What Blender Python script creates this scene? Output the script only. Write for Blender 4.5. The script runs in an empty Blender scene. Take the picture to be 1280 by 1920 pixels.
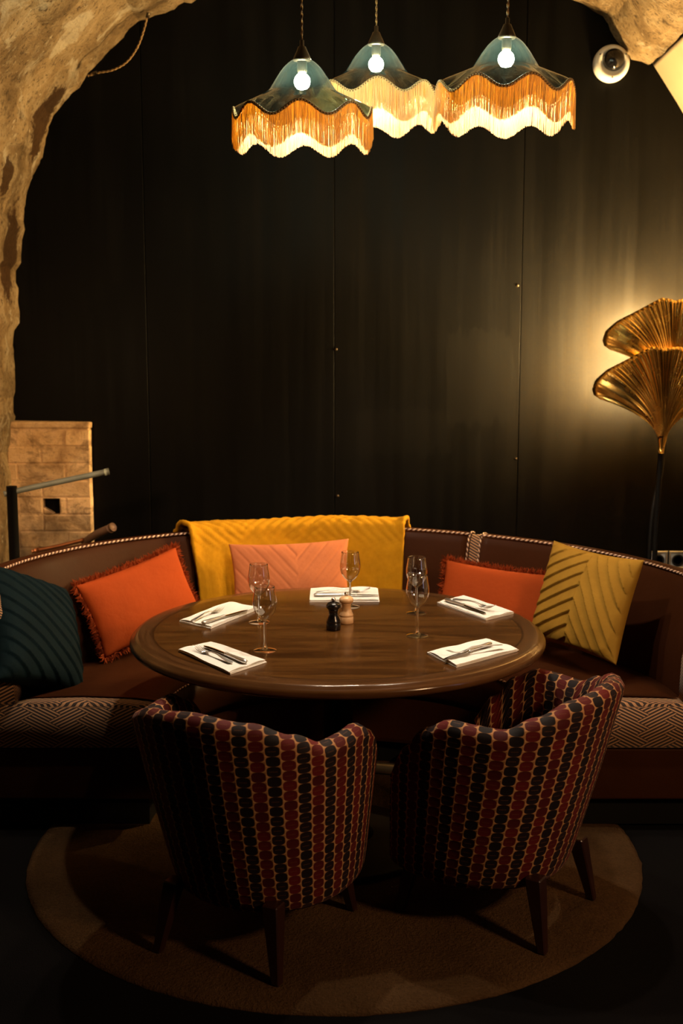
import bpy, bmesh, math, random
from mathutils import Vector, Matrix, noise, Euler
random.seed(7)
PI = math.pi
S = bpy.context.scene
COL = S.collection

# ------------------------------------------------------------------ camera
FPX, PITCH, CAMZ = 2150.0, math.radians(8.1), 1.65
cam = bpy.data.cameras.new('camera')
cam.sensor_fit = 'HORIZONTAL'; cam.sensor_width = 36.0; cam.lens = 36.0*FPX/1280
cam.clip_start = 0.05
cam.dof.use_dof = True; cam.dof.focus_distance = 3.55; cam.dof.aperture_fstop = 4.5
camo = bpy.data.objects.new('camera', cam); COL.objects.link(camo)
camo.location = (0, 0, CAMZ); camo.rotation_euler = (PI/2-PITCH, 0, 0)
S.camera = camo

# ------------------------------------------------------------------ world, exposure, room light
w = bpy.data.worlds.new('world'); S.world = w; w.use_nodes = True
w.node_tree.nodes['Background'].inputs[0].default_value = (1.0, 0.72, 0.5, 1)
w.node_tree.nodes['Background'].inputs[1].default_value = 0.0012
S.view_settings.view_transform = 'Standard'; S.view_settings.look = 'None'
S.view_settings.exposure = 0.0; S.view_settings.gamma = 1.0
S.view_settings.use_curve_mapping = False
S.cycles.use_denoising = True
S.cycles.sample_clamp_indirect = 4.0
S.cycles.max_bounces = 10; S.cycles.transparent_max_bounces = 24
S.cycles.caustics_reflective = False; S.cycles.caustics_refractive = False

def area_light(name, loc, target, sx, sy, power, color, spread=PI):
    l = bpy.data.lights.new(name, 'AREA'); l.shape = 'RECTANGLE'; l.size = sx; l.size_y = sy
    l.energy = power; l.color = color; l.spread = spread
    o = bpy.data.objects.new(name, l); COL.objects.link(o); o.location = loc
    o.rotation_euler = (Vector(target)-Vector(loc)).to_track_quat('-Z', 'Y').to_euler()
    return o
# tall window of the next room, to the right behind the photographer; a warm lamp beside it
area_light('window_light', (2.9, 1.9, 1.6), (0.3, 3.4, 0.6), 0.24, 1.3, 1.7, (0.76, 0.72, 1.0))
area_light('side_room_lamp', (2.30, 1.15, 2.25), (-0.6, 4.4, .75), 0.30, 0.30, 23.0, (1.0, 0.60, 0.30), math.radians(115))
# small wall lamp on the left flank, just outside the view
area_light('left_wall_lamp', (-1.36, 3.75, 1.55), (-1.25, 5.35, 1.05), 0.14, 0.14, 6.5, (1.0, 0.60, 0.28))
PENDANT_STRENGTH = 2300.0
FLOOR_LAMP_STRENGTH = 9500.0

def at_y(px, py, y):                 # pixel of the photograph -> point on the plane Y = y
    a = (px-640)/FPX; b = (960-py)/FPX
    r = (a, math.cos(PITCH)+b*math.sin(PITCH), -math.sin(PITCH)+b*math.cos(PITCH))
    t = y/r[1]
    return Vector((r[0]*t, y, CAMZ+r[2]*t))

# ------------------------------------------------------------------ helpers
def finish(o, label=None, cat=None, group=None, kind=None):
    if label: o['label'] = label
    if cat: o['category'] = cat
    if group: o['group'] = group
    if kind: o['kind'] = kind
    return o

def empty(name, loc=(0, 0, 0), rz=0.0, label=None, cat=None, group=None, kind=None):
    o = bpy.data.objects.new(name, None); COL.objects.link(o)
    o.location = loc; o.rotation_euler = (0, 0, rz); o.empty_display_size = 0.05
    return finish(o, label, cat, group, kind)

def place(o, parent, world):
    if parent is not None:
        o.parent = parent
        if world:                    # the vertices are world coordinates: undo the parent's transform
            o.matrix_parent_inverse = (Matrix.Translation(parent.location) @ parent.rotation_euler.to_matrix().to_4x4()).inverted()
    return o

def mesh(name, V, F, mat=None, parent=None, uv=None, smooth=True, world=False, face_mats=None):
    me = bpy.data.meshes.new(name)
    me.from_pydata([tuple(v) for v in V], [], F)
    if uv is not None:
        l = me.uv_layers.new(name='UVMap')
        idx = [0]*len(me.loops); me.loops.foreach_get('vertex_index', idx)
        buf = []
        for i in idx: buf.extend(uv[i])
        l.data.foreach_set('uv', buf)
    mats = mat if isinstance(mat, (list, tuple)) else [mat]
    for m in mats:
        if m: me.materials.append(m)
    if face_mats: me.polygons.foreach_set('material_index', face_mats)
    if smooth: me.polygons.foreach_set('use_smooth', [True]*len(me.polygons))
    me.update()
    o = bpy.data.objects.new(name, me); COL.objects.link(o)
    return place(o, parent, world)

class MB:
    """collects simple shapes that become ONE mesh"""
    def __init__(s): s.V = []; s.F = []; s.UV = []
    def add(s, V, F, UV=None):
        n = len(s.V); s.V += [Vector(v) for v in V]; s.F += [tuple(i+n for i in f) for f in F]
        s.UV += list(UV) if UV else [(0, 0)]*len(V)
        return s
    def build(s, name, mat, parent=None, smooth=True, world=False):
        return mesh(name, s.V, s.F, mat, parent, s.UV, smooth, world)

def grid_faces(nu, nv, close_u=False, close_v=False):
    F = []
    for i in range(nu if close_u else nu-1):
        for j in range(nv if close_v else nv-1):
            a = i*nv+j; b = ((i+1) % nu)*nv+j; c = ((i+1) % nu)*nv+(j+1) % nv; d = i*nv+(j+1) % nv
            F.append((a, b, c, d))
    return F

def lathe(prof, n=40):
    V = []; UV = []
    L = 0
    for k, (r, z) in enumerate(prof):
        if k: L += math.dist(prof[k-1], prof[k])
        for i in range(n):
            a = 2*PI*i/n; V.append((r*math.cos(a), r*math.sin(a), z)); UV.append((i/n, L))
    F = []
    m = len(prof)
    for k in range(m-1):
        for i in range(n):
            F.append((k*n+i, k*n+(i+1) % n, (k+1)*n+(i+1) % n, (k+1)*n+i))
    if prof[0][0] > 1e-6: F.append(tuple(range(n))[::-1])
    if prof[-1][0] > 1e-6: F.append(tuple((m-1)*n+i for i in range(n)))
    return V, F, UV

def tube(pts, rad, n=10, caps=True):
    pts = [Vector(p) for p in pts]
    V = []; UV = []
    up = Vector((0, 0, 1)); L = 0
    prev = None
    for k, p in enumerate(pts):
        t = (pts[min(k+1, len(pts)-1)]-pts[max(k-1, 0)]).normalized()
        if prev is None:
            ref = Vector((1, 0, 0)) if abs(t.z) > .9 else up
            s = t.cross(ref).normalized()
        else:
            s = (prev - t*prev.dot(t)).normalized()
        prev = s; q = t.cross(s)
        r = rad[k] if isinstance(rad, (list, tuple)) else rad
        if k: L += (p-pts[k-1]).length
        for i in range(n):
            a = 2*PI*i/n
            V.append(p+(s*math.cos(a)+q*math.sin(a))*r); UV.append((i/n, L))
    F = grid_faces(len(pts), n, False, True)
    F = [f[::-1] for f in F]
    if caps:
        F.append(tuple(range(n))); F.append(tuple(range((len(pts)-1)*n, len(pts)*n))[::-1])
    return V, F, UV

def bevel_box(x0, x1, y0, y1, z0, z1, b=0.004, seg=1):
    bm = bmesh.new()
    bmesh.ops.create_cube(bm, size=1)
    for v in bm.verts:
        v.co = Vector((x0 if v.co.x < 0 else x1, y0 if v.co.y < 0 else y1, z0 if v.co.z < 0 else z1))
    if b > 0: bmesh.ops.bevel(bm, geom=bm.edges[:], offset=b, segments=seg, affect='EDGES', profile=.6)
    bm.verts.index_update()
    V = [v.co.copy() for v in bm.verts]; F = [tuple(v.index for v in f.verts) for f in bm.faces]
    bm.free()
    return V, F

def spline(pts, n):
    """Catmull-Rom through points, n samples"""
    P = [Vector(p) for p in pts]; P = [2*P[0]-P[1]]+P+[2*P[-1]-P[-2]]
    out = []
    m = len(P)-3
    for i in range(n):
        x = i/(n-1)*m; k = min(int(x), m-1); t = x-k
        a, b, c, d = P[k:k+4]
        out.append(.5*((2*b)+(c-a)*t+(2*a-5*b+4*c-d)*t*t+(3*b-a-3*c+d)*t**3))
    return out

def lerp_table(tab, x):
    if x <= tab[0][0]: return tab[0][1]
    for (a, p), (b, q) in zip(tab, tab[1:]):
        if x <= b:
            t = (x-a)/(b-a); t = t*t*(3-2*t)
            return p+(q-p)*t
    return tab[-1][1]

def fbm(p, o=4): return noise.fractal(Vector(p), 0.9, 2.1, o)

# ------------------------------------------------------------------ materials
class NT:
    def __init__(s, name):
        s.m = bpy.data.materials.new(name); s.m.use_nodes = True
        s.t = s.m.node_tree; s.t.nodes.clear()
        s.out = s.t.nodes.new('ShaderNodeOutputMaterial')
    def n(s, typ, **kw):
        nd = s.t.nodes.new('ShaderNode'+typ)
        for k, v in kw.items(): setattr(nd, k, v)
        return nd
    def l(s, a, b): s.t.links.new(a, b)
    def val(s, sock, v):
        if isinstance(v, bpy.types.NodeSocket): s.l(v, sock)
        elif isinstance(v, (tuple, list)) and len(v) == 3 and sock.type == 'RGBA': sock.default_value = (*v, 1)
        else: sock.default_value = v
    def math(s, op, a, b=0.0, c=0.0, clamp=False):
        nd = s.n('Math', operation=op); nd.use_clamp = clamp
        s.val(nd.inputs[0], a); s.val(nd.inputs[1], b); s.val(nd.inputs[2], c)
        return nd.outputs[0]
    def mix(s, f, a, b, blend='MIX'):
        nd = s.n('Mix', data_type='RGBA', blend_type=blend)
        s.val(nd.inputs[0], f); s.val(nd.inputs[6], a); s.val(nd.inputs[7], b)
        return nd.outputs[2]
    def ramp(s, f, stops):
        nd = s.n('ValToRGB'); e = nd.color_ramp.elements
        while len(e) < len(stops): e.new(.5)
        for el, (p, c) in zip(e, stops):
            el.position = p; el.color = (*c, 1) if len(c) == 3 else c
        s.l(f, nd.inputs[0]); return nd.outputs[0]
    def noise(s, vec, scale, detail=5, rough=.55, dist=0.0):
        nd = s.n('TexNoise'); nd.inputs['Scale'].default_value = scale
        nd.inputs['Detail'].default_value = detail; nd.inputs['Roughness'].default_value = rough
        nd.inputs['Distortion'].default_value = dist
        s.l(vec, nd.inputs['Vector']); return nd.outputs['Fac']
    def mapping(s, vec, scale=(1, 1, 1), loc=(0, 0, 0), rot=(0, 0, 0)):
        nd = s.n('Mapping'); nd.inputs['Scale'].default_value = scale
        nd.inputs['Location'].default_value = loc; nd.inputs['Rotation'].default_value = rot
        s.l(vec, nd.inputs[0]); return nd.outputs[0]
    def bump(s, h, strength=.3, dist=.01, normal=None):
        nd = s.n('Bump'); nd.inputs['Strength'].default_value = strength; nd.inputs['Distance'].default_value = dist
        s.l(h, nd.inputs['Height'])
        if normal is not None: s.l(normal, nd.inputs['Normal'])
        return nd.outputs[0]
    def bsdf(s, color, rough=.5, metal=0.0, normal=None, **kw):
        b = s.n('BsdfPrincipled')
        s.val(b.inputs['Base Color'], color); s.val(b.inputs['Roughness'], rough); s.val(b.inputs['Metallic'], metal)
        if normal is not None: s.l(normal, b.inputs['Normal'])
        for k, v in kw.items(): s.val(b.inputs[k.replace('_', ' ')], v)
        return b.outputs[0]
    def done(s, sh): s.l(sh, s.out.inputs[0]); return s.m
    def obj(s): return s.n('TexCoord').outputs['Object']
    def uv(s): return s.n('TexCoord').outputs['UV']
    def sep(s, v):
        nd = s.n('SeparateXYZ'); s.l(v, nd.inputs[0]); return nd.outputs
    def geo(s): return s.n('NewGeometry').outputs['Position']

def simple(name, color, rough=.5, metal=0.0, var=.15, scale=30, bump=.0, **kw):
    t = NT(name); o = t.obj()
    f = t.noise(o, scale)
    c = t.mix(f, tuple(x*(1-var) for x in color), tuple(min(1, x*(1+var)) for x in color))
    nm = t.bump(t.noise(o, scale*3), bump, .004) if bump else None
    return t.done(t.bsdf(c, rough, metal, nm, **kw))

M = {}
M['black_metal'] = simple('black_metal', (.005, .0045, .004), .6, 0, Specular_IOR_Level=.15)
M['dark_bronze'] = simple('dark_bronze', (.07, .05, .03), .38, .8)
M['steel'] = simple('steel', (.85, .83, .81), .36, 1.0, .04)
M['blade_steel'] = simple('blade_steel', (.55, .54, .53), .12, 1.0, .04)
M['chrome'] = simple('chrome', (.8, .8, .8), .12, 1.0, .03)
M['kick_metal'] = simple('kick_metal', (.6, .54, .42), .33, .9, .1, 8)
M['grey_pipe'] = simple('grey_pipe', (.16, .17, .14), .5, .1, .35, 18, .2)
M['rust_pipe'] = simple('rust_pipe', (.14, .075, .045), .6, .2, .4, 25, .2)
M['copper_pipe'] = simple('copper_pipe', (.35, .13, .05), .4, .8, .3, 20)
M['white_plastic'] = simple('white_plastic', (.62, .60, .56), .4, 0, .03)
M['black_dome'] = simple('black_dome', (.004, .004, .005), .06, 0, .05)
M['black_plastic'] = simple('black_plastic', (.01, .01, .01), .35)
M['cream_plaster'] = simple('cream_plaster', (.36, .27, .17), .85, 0, .08, 5, .15)
M['chair_leg'] = simple('chair_leg', (.022, .0065, .004), .35, 0, .3, 12)
M['napkin_paper'] = simple('napkin_paper', (.86, .84, .80), .85, 0, .03, 90, .12)
M['mill_black'] = simple('mill_black', (.008, .006, .006), .22, 0, .2, 10)
M['table_dark'] = simple('table_dark', (.007, .0038, .0026), .6, 0, .3, 8, 0, Specular_IOR_Level=.1)

def m_mill_wood():
    t = NT('mill_beech'); o = t.mapping(t.obj(), (1, 1, .12))
    c = t.ramp(t.noise(o, 90), [(.3, (.62, .36, .17)), (.7, (.75, .47, .25))])
    return t.done(t.bsdf(c, .42))
M['mill_beech'] = m_mill_wood()

def m_wall_panel():
    t = NT('black_wall_paint'); p = t.geo()
    streak = t.noise(t.mapping(p, (9, 1, .35)), 1.6, 6, .6)
    blotch = t.noise(t.mapping(p, (1.0, 1, .7)), 2.3, 5, .6, .6)
    c = t.ramp(t.math('ADD', t.math('MULTIPLY', streak, .55), t.math('MULTIPLY', blotch, .45)),
               [(.34, (.0009, .0008, .0006)), (.52, (.0017, .0015, .0012)), (.66, (.0034, .0030, .0024))])
    # patched area where the paint was rolled on again (right of the middle seam)
    x, y, z = t.sep(p)
    wob = t.math('MULTIPLY', t.math('SUBTRACT', t.noise(t.mapping(p, (14, 1, 2)), 2.0), .5), .16)
    def inside(v, a, b, wv):
        u = t.math('ADD', v, wv)
        return t.math('MULTIPLY', t.math('GREATER_THAN', u, a), t.math('LESS_THAN', u, b))
    patch = t.math('MULTIPLY', inside(x, .50, .80, wob), inside(z, 1.30, 1.74, t.math('MULTIPLY', wob, 1.4)))
    patch2 = t.math('MULTIPLY', inside(x, .06, .52, wob), inside(z, 1.16, 1.36, wob))
    pt = t.math('MULTIPLY', t.math('ADD', patch, t.math('MULTIPLY', patch2, .6)), .55, clamp=True)
    c = t.mix(pt, c, (.0045, .004, .0032))
    r = t.ramp(streak, [(.3, (.46,)*3), (.7, (.62,)*3)])
    nm = t.bump(streak, .12, .01, t.bump(t.noise(p, 160, 2), .05, .002))
    return t.done(t.bsdf(c, r, 0, nm, Specular_IOR_Level=.07))
M['wall'] = m_wall_panel()

STAINS = []   # (centre, axis radii) filled in before the material is made
def m_vault(name, dark=1.0):
    t = NT(name); p = t.geo()
    a = t.noise(p, 2.6, 8, .62, .4); b = t.noise(p, 9, 8, .65, .3); f = t.noise(p, 55, 6, .7)
    c = t.ramp(a, [(.30, (.06, .038, .018)), (.45, (.15, .098, .048)), (.58, (.23, .160, .085)), (.74, (.34, .26, .16))])
    c = t.mix(t.math('MULTIPLY', t.ramp(b, [(.5, (0, 0, 0)), (.62, (1, 1, 1))]), .55), c, (.27, .205, .125))
    c = t.mix(t.math('MULTIPLY', t.ramp(b, [(.30, (1, 1, 1)), (.42, (0, 0, 0))]), .75), c, (.045, .027, .013))
    c = t.mix(t.math('MULTIPLY', t.ramp(f, [(.36, (1, 1, 1)), (.46, (0, 0, 0))]), .7), c, (.04, .026, .014))
    pits = t.noise(p, 21, 6, .7, .5)
    c = t.mix(t.math('MULTIPLY', t.ramp(pits, [(.33, (1, 1, 1)), (.40, (0, 0, 0))]), .8), c, (.03, .019, .010))
    c = t.mix(t.math('MULTIPLY', t.ramp(pits, [(.63, (0, 0, 0)), (.68, (1, 1, 1))]), .6), c, (.42, .35, .25))
    # pale lime streaks
    li = t.noise(t.mapping(p, (1, 1, 1), (3, 1, 4)), 4.2, 7, .6, 1.2)
    c = t.mix(t.math('MULTIPLY', t.ramp(li, [(.60, (0, 0, 0)), (.66, (1, 1, 1))]), .5), c, (.40, .35, .26))
    for (cx, cy, cz), (rx, ry, rz), rot in STAINS:
        q = t.mapping(t.mapping(p, (1, 1, 1), (-cx, -cy, -cz)), (1/rx, 1/ry, 1/rz), (0, 0, 0), rot)
        ln = t.n('VectorMath', operation='LENGTH'); t.l(q, ln.inputs[0])
        d = t.math('ADD', ln.outputs['Value'], t.math('MULTIPLY', t.math('SUBTRACT', t.noise(p, 12, 9, .78), .5), 1.9))
        s = t.ramp(d, [(.84, (.95, .95, .95)), (1.0, (0, 0, 0))])
        c = t.mix(s, c, t.mix(f, (.010, .004, .0012), (.055, .025, .009)))
    oi = t.n('ObjectInfo')
    hs = t.n('HueSaturation'); t.l(c, hs.inputs['Color'])
    t.l(t.math('ADD', t.math('MULTIPLY', oi.outputs['Random'], .35), .82), hs.inputs['Value'])
    hs.inputs['Saturation'].default_value = 1.0
    nm = t.bump(f, .9, .016, t.bump(b, .9, .05))
    return t.done(t.bsdf(hs.outputs[0], .92, 0, nm, Specular_IOR_Level=.08))

def m_brick():
    t = NT('limewashed_brick'); p = t.geo(); oi = t.n('ObjectInfo')
    a = t.noise(p, 7, 7, .65, .4); f = t.noise(p, 60, 5, .7)
    c = t.ramp(a, [(.28, (.34, .19, .08)), (.42, (.60, .38, .18)), (.6, (.74, .50, .27)), (.78, (.80, .60, .38))])
    c = t.mix(t.math('MULTIPLY', t.ramp(f, [(.33, (1, 1, 1)), (.42, (0, 0, 0))]), .55), c, (.12, .075, .04))
    x, y, z = t.sep(p)
    soot_hole_shade = t.ramp(t.math('ADD', t.math('MULTIPLY', z, 1.0), t.math('MULTIPLY', t.noise(p, 5.5, 5, .6), .75)),
                  [(.0, (1, 1, 1)), (1.0, (1, 1, 1))])
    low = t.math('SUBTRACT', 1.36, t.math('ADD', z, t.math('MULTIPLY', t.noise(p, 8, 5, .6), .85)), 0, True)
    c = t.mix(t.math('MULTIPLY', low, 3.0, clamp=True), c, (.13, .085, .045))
    hs = t.n('HueSaturation'); t.l(c, hs.inputs['Color'])
    t.l(t.math('ADD', t.math('MULTIPLY', oi.outputs['Random'], .28), .86), hs.inputs['Value'])
    ms = t.noise(t.mapping(p, (1, 1, 1.6)), 6.5, 8, .68, .5)
    cc = t.mix(t.math('MULTIPLY', t.ramp(ms, [(.50, (0, 0, 0)), (.60, (1, 1, 1))]), .72), hs.outputs[0], (.17, .095, .038))
    nm = t.bump(f, .5, .006, t.bump(ms, .6, .02))
    return t.done(t.bsdf(cc, .9, 0, nm))
M['brick'] = m_brick()
M['mortar'] = M['brick']
M['soot_hole_shade'] = simple('soot_hole_shade', (.004, .003, .002), .95, 0, .3, 20, 0, Specular_IOR_Level=.05)  # near-black, puts the shade inside the brick hole into the colour

def m_wood():
    t = NT('table_walnut'); o = t.obj()
    g = t.noise(t.mapping(o, (1.0, 7.5, 1)), 2.2, 8, .62, .6)
    fine = t.noise(t.mapping(o, (5, 120, 5)), 1.0, 3, .6)
    c = t.ramp(g, [(.28, (.026, .009, .0022)), (.46, (.070, .027, .006)), (.60, (.115, .048, .011)), (.78, (.048, .017, .004))])
    c = t.mix(t.math('MULTIPLY', fine, .35), c, (.045, .018, .006))
    x, y, z = t.sep(o)
    r = t.math('SQRT', t.math('ADD', t.math('MULTIPLY', x, x), t.math('MULTIPLY', y, y)))
    ring = t.ramp(r, [(.0, (0, 0, 0)), (.594, (0, 0, 0)), (.597, (1, 1, 1)), (1, (1, 1, 1))])
    line = t.ramp(r, [(.0, (0, 0, 0)), (.590, (0, 0, 0)), (.5915, (1, 1, 1)), (.597, (1, 1, 1)), (.5985, (0, 0, 0))])
    ang = t.math('ARCTAN2', y, x)
    cv = t.n('CombineXYZ'); t.l(t.math('MULTIPLY', ang, 1.2), cv.inputs[0]); t.l(t.math('MULTIPLY', r, 30), cv.inputs[1])
    g2 = t.noise(cv.outputs[0], 2.2, 6, .6)
    rc = t.ramp(g2, [(.3, (.045, .018, .006)), (.7, (.105, .046, .016))])
    c = t.mix(ring, c, rc)
    c = t.mix(t.math('MULTIPLY', line, .75), c, (.02, .008, .003))
    rough = t.ramp(t.noise(o, 5, 5), [(.35, (.15,)*3), (.7, (.23,)*3)])
    nm = t.bump(fine, .04, .002)
    return t.done(t.bsdf(c, rough, 0, nm, Specular_IOR_Level=.30))
M['wood'] = m_wood()

def m_leather():
    t = NT('brown_leather'); p = t.geo()
    vo = t.n('TexVoronoi', feature='DISTANCE_TO_EDGE'); vo.inputs['Scale'].default_value = 190; t.l(p, vo.inputs['Vector'])
    a = t.noise(p, 4, 5)
    c = t.mix(a, (.025, .0074, .0024), (.042, .0130, .0046))
    nm = t.bump(vo.outputs['Distance'], .12, .004, t.bump(t.noise(p, 7, 3), .15, .02))
    return t.done(t.bsdf(c, t.ramp(a, [(.3, (.42,)*3), (.7, (.54,)*3)]), 0, nm, Specular_IOR_Level=.05))
M['leather'] = m_leather()

def m_rope(name, a, b, turns):
    t = NT(name); u, v, z = t.sep(t.uv())
    s = t.math('SINE', t.math('ADD', t.math('MULTIPLY', v, turns), t.math('MULTIPLY', u, 2*PI)))
    c = t.ramp(t.math('ADD', t.math('MULTIPLY', s, .5), .5), [(.42, a), (.58, b)])
    nm = t.bump(s, .8, .003)
    return t.done(t.bsdf(c, .8, 0, nm))
M['piping'] = m_rope('piping_rope', (.075, .028, .014), (.62, .42, .31), 300)
M['cord'] = m_rope('lamp_cord', (.10, .05, .015), (.33, .19, .06), 320)
M['gimp'] = m_rope('gimp_braid', (.12, .065, .02), (.48, .30, .11), 700)

def m_weave():
    """woven bands: groups of thin pale stripes crossing on brown"""
    t = NT('basket_weave_fabric'); u, v, z = t.sep(t.uv())
    k = 1/.050
    a = t.math('MULTIPLY', t.math('ADD', t.math('MULTIPLY', u, .50), v), k)
    b = t.math('MULTIPLY', t.math('SUBTRACT', t.math('MULTIPLY', u, .50), v), k)
    fa = t.math('FLOOR', a); fb = t.math('FLOOR', b)
    sel = t.math('LESS_THAN', t.math('MODULO', t.math('ADD', t.math('ADD', fa, fb), 4000), 4), 1.5)
    def stripes(x):
        fr = t.math('FRACT', t.math('MULTIPLY', x, 4.0))
        fl = t.math('FRACT', x)
        s = t.math('GREATER_THAN', t.math('ABSOLUTE', t.math('SUBTRACT', fr, .5)), .22)
        return s
    m = t.n('Mix', data_type='FLOAT'); t.l(sel, m.inputs[0]); t.l(stripes(a), m.inputs[2]); t.l(stripes(b), m.inputs[3])
    c = t.mix(m.outputs[0], (.38, .19, .085), (.014, .0045, .0028))
    nm = t.bump(t.noise(t.uv(), 900, 2), .3, .002)
    return t.done(t.bsdf(c, .8, 0, nm, Sheen_Weight=.15))
M['weave'] = m_weave()

def m_chair():
    """columns of rounded cells, navy and maroon by turns, outlined in tan, with stitched dashes"""
    t = NT('cell_velvet'); u, v, z = t.sep(t.uv())
    cu = t.math('MULTIPLY', u, 1/.041); ci = t.math('FLOOR', cu); fx = t.math('SUBTRACT', t.math('FRACT', cu), .5)
    par = t.math('MODULO', t.math('ADD', ci, 1000), 2)
    cv = t.math('ADD', t.math('MULTIPLY', v, 1/.0300), t.math('MULTIPLY', par, .5))
    fy = t.math('SUBTRACT', t.math('FRACT', cv), .5)
    rw = t.math('FLOOR', cv)
    ax = t.math('POWER', t.math('ABSOLUTE', t.math('MULTIPLY', fx, 2.10)), 2.6)
    ay = t.math('POWER', t.math('ABSOLUTE', t.math('MULTIPLY', fy, 1.96)), 3.4)
    d = t.math('ADD', ax, ay)
    cell = t.ramp(d, [(.80, (1, 1, 1)), (.98, (0, 0, 0))])
    wn = t.n('TexWhiteNoise', noise_dimensions='2D')
    cb = t.n('CombineXYZ'); t.l(ci, cb.inputs[0]); t.l(rw, cb.inputs[1]); t.l(cb.outputs[0], wn.inputs['Vector'])
    r = wn.outputs['Value']
    red = t.mix(r, (.042, .0016, .0020), (.098, .0038, .0040)); nav = t.mix(r, (.0025, .0010, .002), (.008, .0026, .0045))
    cc = t.mix(par, red, nav)
    dash = t.math('MULTIPLY', t.math('LESS_THAN', t.math('ABSOLUTE', fy), .035), t.math('LESS_THAN', t.math('ABSOLUTE', fx), .27))
    dash = t.math('MULTIPLY', dash, t.math('GREATER_THAN', t.math('FRACT', t.math('MULTIPLY', fx, 9)), .45))
    dash = t.math('MULTIPLY', dash, t.math('GREATER_THAN', r, .35))
    cc = t.mix(t.math('MULTIPLY', dash, .6), cc, (.16, .06, .02))
    edge = t.ramp(d, [(.93, (.115, .046, .015)), (1.0, (.38, .185, .075))])
    c = t.mix(cell, edge, cc)
    nm = t.bump(t.math('MULTIPLY', d, -1.0), .35, .003, t.bump(t.noise(t.uv(), 700, 2), .15, .002))
    return t.done(t.bsdf(c, .75, 0, nm, Sheen_Weight=.08, Sheen_Roughness=.4, Sheen_Tint=(.9, .45, .4), Specular_IOR_Level=.25))
M['chair'] = m_chair()

def m_cloth(name, color, dark=.72, sheen=.5, weave=500, rough=.85, mottle=14):
    t = NT(name); o = t.obj()
    n1 = t.noise(o, mottle, 5); 
    c = t.mix(n1, tuple(x*dark for x in color), color)
    nm = t.bump(t.noise(o, weave, 2), .25, .002, t.bump(t.noise(o, 22, 4), .22, .012))
    return t.done(t.bsdf(c, rough, 0, nm, Specular_IOR_Level=.10, Sheen_Weight=sheen, Sheen_Roughness=.35, Sheen_Tint=tuple(min(1, x*2.2+.1) for x in color)))
M['orange'] = m_cloth('burnt_orange_linen', (.33, .052, .009), .82, .02, 650)
M['orange_fringe'] = m_cloth('rust_fringe', (.27, .042, .008), .6, .04, 400)
M['pink'] = m_cloth('salmon_velvet', (.52, .168, .068), .80, .08)
M['mustard'] = m_cloth('mustard_velvet', (.36, .195, .026), .66, .12)
M['throw'] = m_cloth('mustard_plush', (.50, .235, .007), .62, .10, 260, .9, 24)
M['teal'] = m_cloth('teal_velvet', (.0007, .0085, .0125), .5, .0)

def m_floor():
    t = NT('dark_carpet'); p = t.geo()
    a = t.noise(p, 3, 5); f = t.noise(p, 260, 2)
    c = t.mix(a, (.0022, .0020, .0022), (.006, .0052, .0052))
    return t.done(t.bsdf(c, .95, 0, t.bump(f, .5, .006), Specular_IOR_Level=.05))
M['floor'] = m_floor()
def m_rug():
    t = NT('beige_rug'); p = t.geo()
    a = t.noise(p, 5, 5); f = t.noise(p, 120, 3, .7)
    c = t.ramp(t.math('ADD', t.math('MULTIPLY', a, .5), t.math('MULTIPLY', f, .5)), [(.35, (.045, .023, .0095)), (.62, (.088, .048, .021))])
    return t.done(t.bsdf(c, .95, 0, t.bump(f, .8, .012), Specular_IOR_Level=.05))
M['rug'] = m_rug()

def m_clear(name, ior=1.5):
    t = NT(name)
    g = t.n('BsdfGlass'); g.inputs['Color'].default_value = (1, 1, 1, 1); g.inputs['Roughness'].default_value = 0; g.inputs['IOR'].default_value = ior
    return t.done(g.outputs[0])
M['glass'] = m_clear('crystal')

def m_thin(name, tint, refl=1.0, dirt=0.0, dirtcol=(.5, .6, .6)):
    """thin blown glass: tinted see-through wall with a reflecting skin"""
    t = NT(name)
    tr = t.n('BsdfTransparent'); tr.inputs[0].default_value = (*tint, 1)
    gl = t.n('BsdfGlossy'); gl.inputs['Roughness'].default_value = .03; gl.inputs[0].default_value = (1, 1, 1, 1)
    ge = t.n('NewGeometry'); dt = t.n('VectorMath', operation='DOT_PRODUCT')
    t.l(ge.outputs['Normal'], dt.inputs[0]); t.l(ge.outputs['Incoming'], dt.inputs[1])
    sch = t.math('POWER', t.math('SUBTRACT', 1.0, t.math('ABSOLUTE', dt.outputs['Value'])), 5.0)
    fre = t.math('ADD', .06, t.math('MULTIPLY', sch, .94))
    m1 = t.n('MixShader'); t.l(t.math('MULTIPLY', fre, refl, clamp=True), m1.inputs[0]); t.l(tr.outputs[0], m1.inputs[1]); t.l(gl.outputs[0], m1.inputs[2])
    if dirt:
        df = t.n('BsdfDiffuse'); df.inputs[0].default_value = (*dirtcol, 1)
        tl = t.n('BsdfTranslucent'); tl.inputs[0].default_value = (*dirtcol, 1)
        ad = t.n('MixShader'); ad.inputs[0].default_value = .5; t.l(df.outputs[0], ad.inputs[1]); t.l(tl.outputs[0], ad.inputs[2])
        m2 = t.n('MixShader')
        f = t.ramp(t.noise(t.obj(), 26, 8, .7), [(.35, (dirt*.55,)*3), (.72, (dirt*1.5,)*3)])
        t.l(f, m2.inputs[0]); t.l(m1.outputs[0], m2.inputs[1]); t.l(ad.outputs[0], m2.inputs[2])
        return t.done(m2.outputs[0])
    return t.done(m1.outputs[0])
M['bowl_glass'] = m_thin('bowl_glass', (.96, .96, .96), 2.2)
M['shade_glass'] = m_thin('smoked_teal_glass', (.26, .35, .33), 1.0, .003, (.30, .56, .52))

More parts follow.
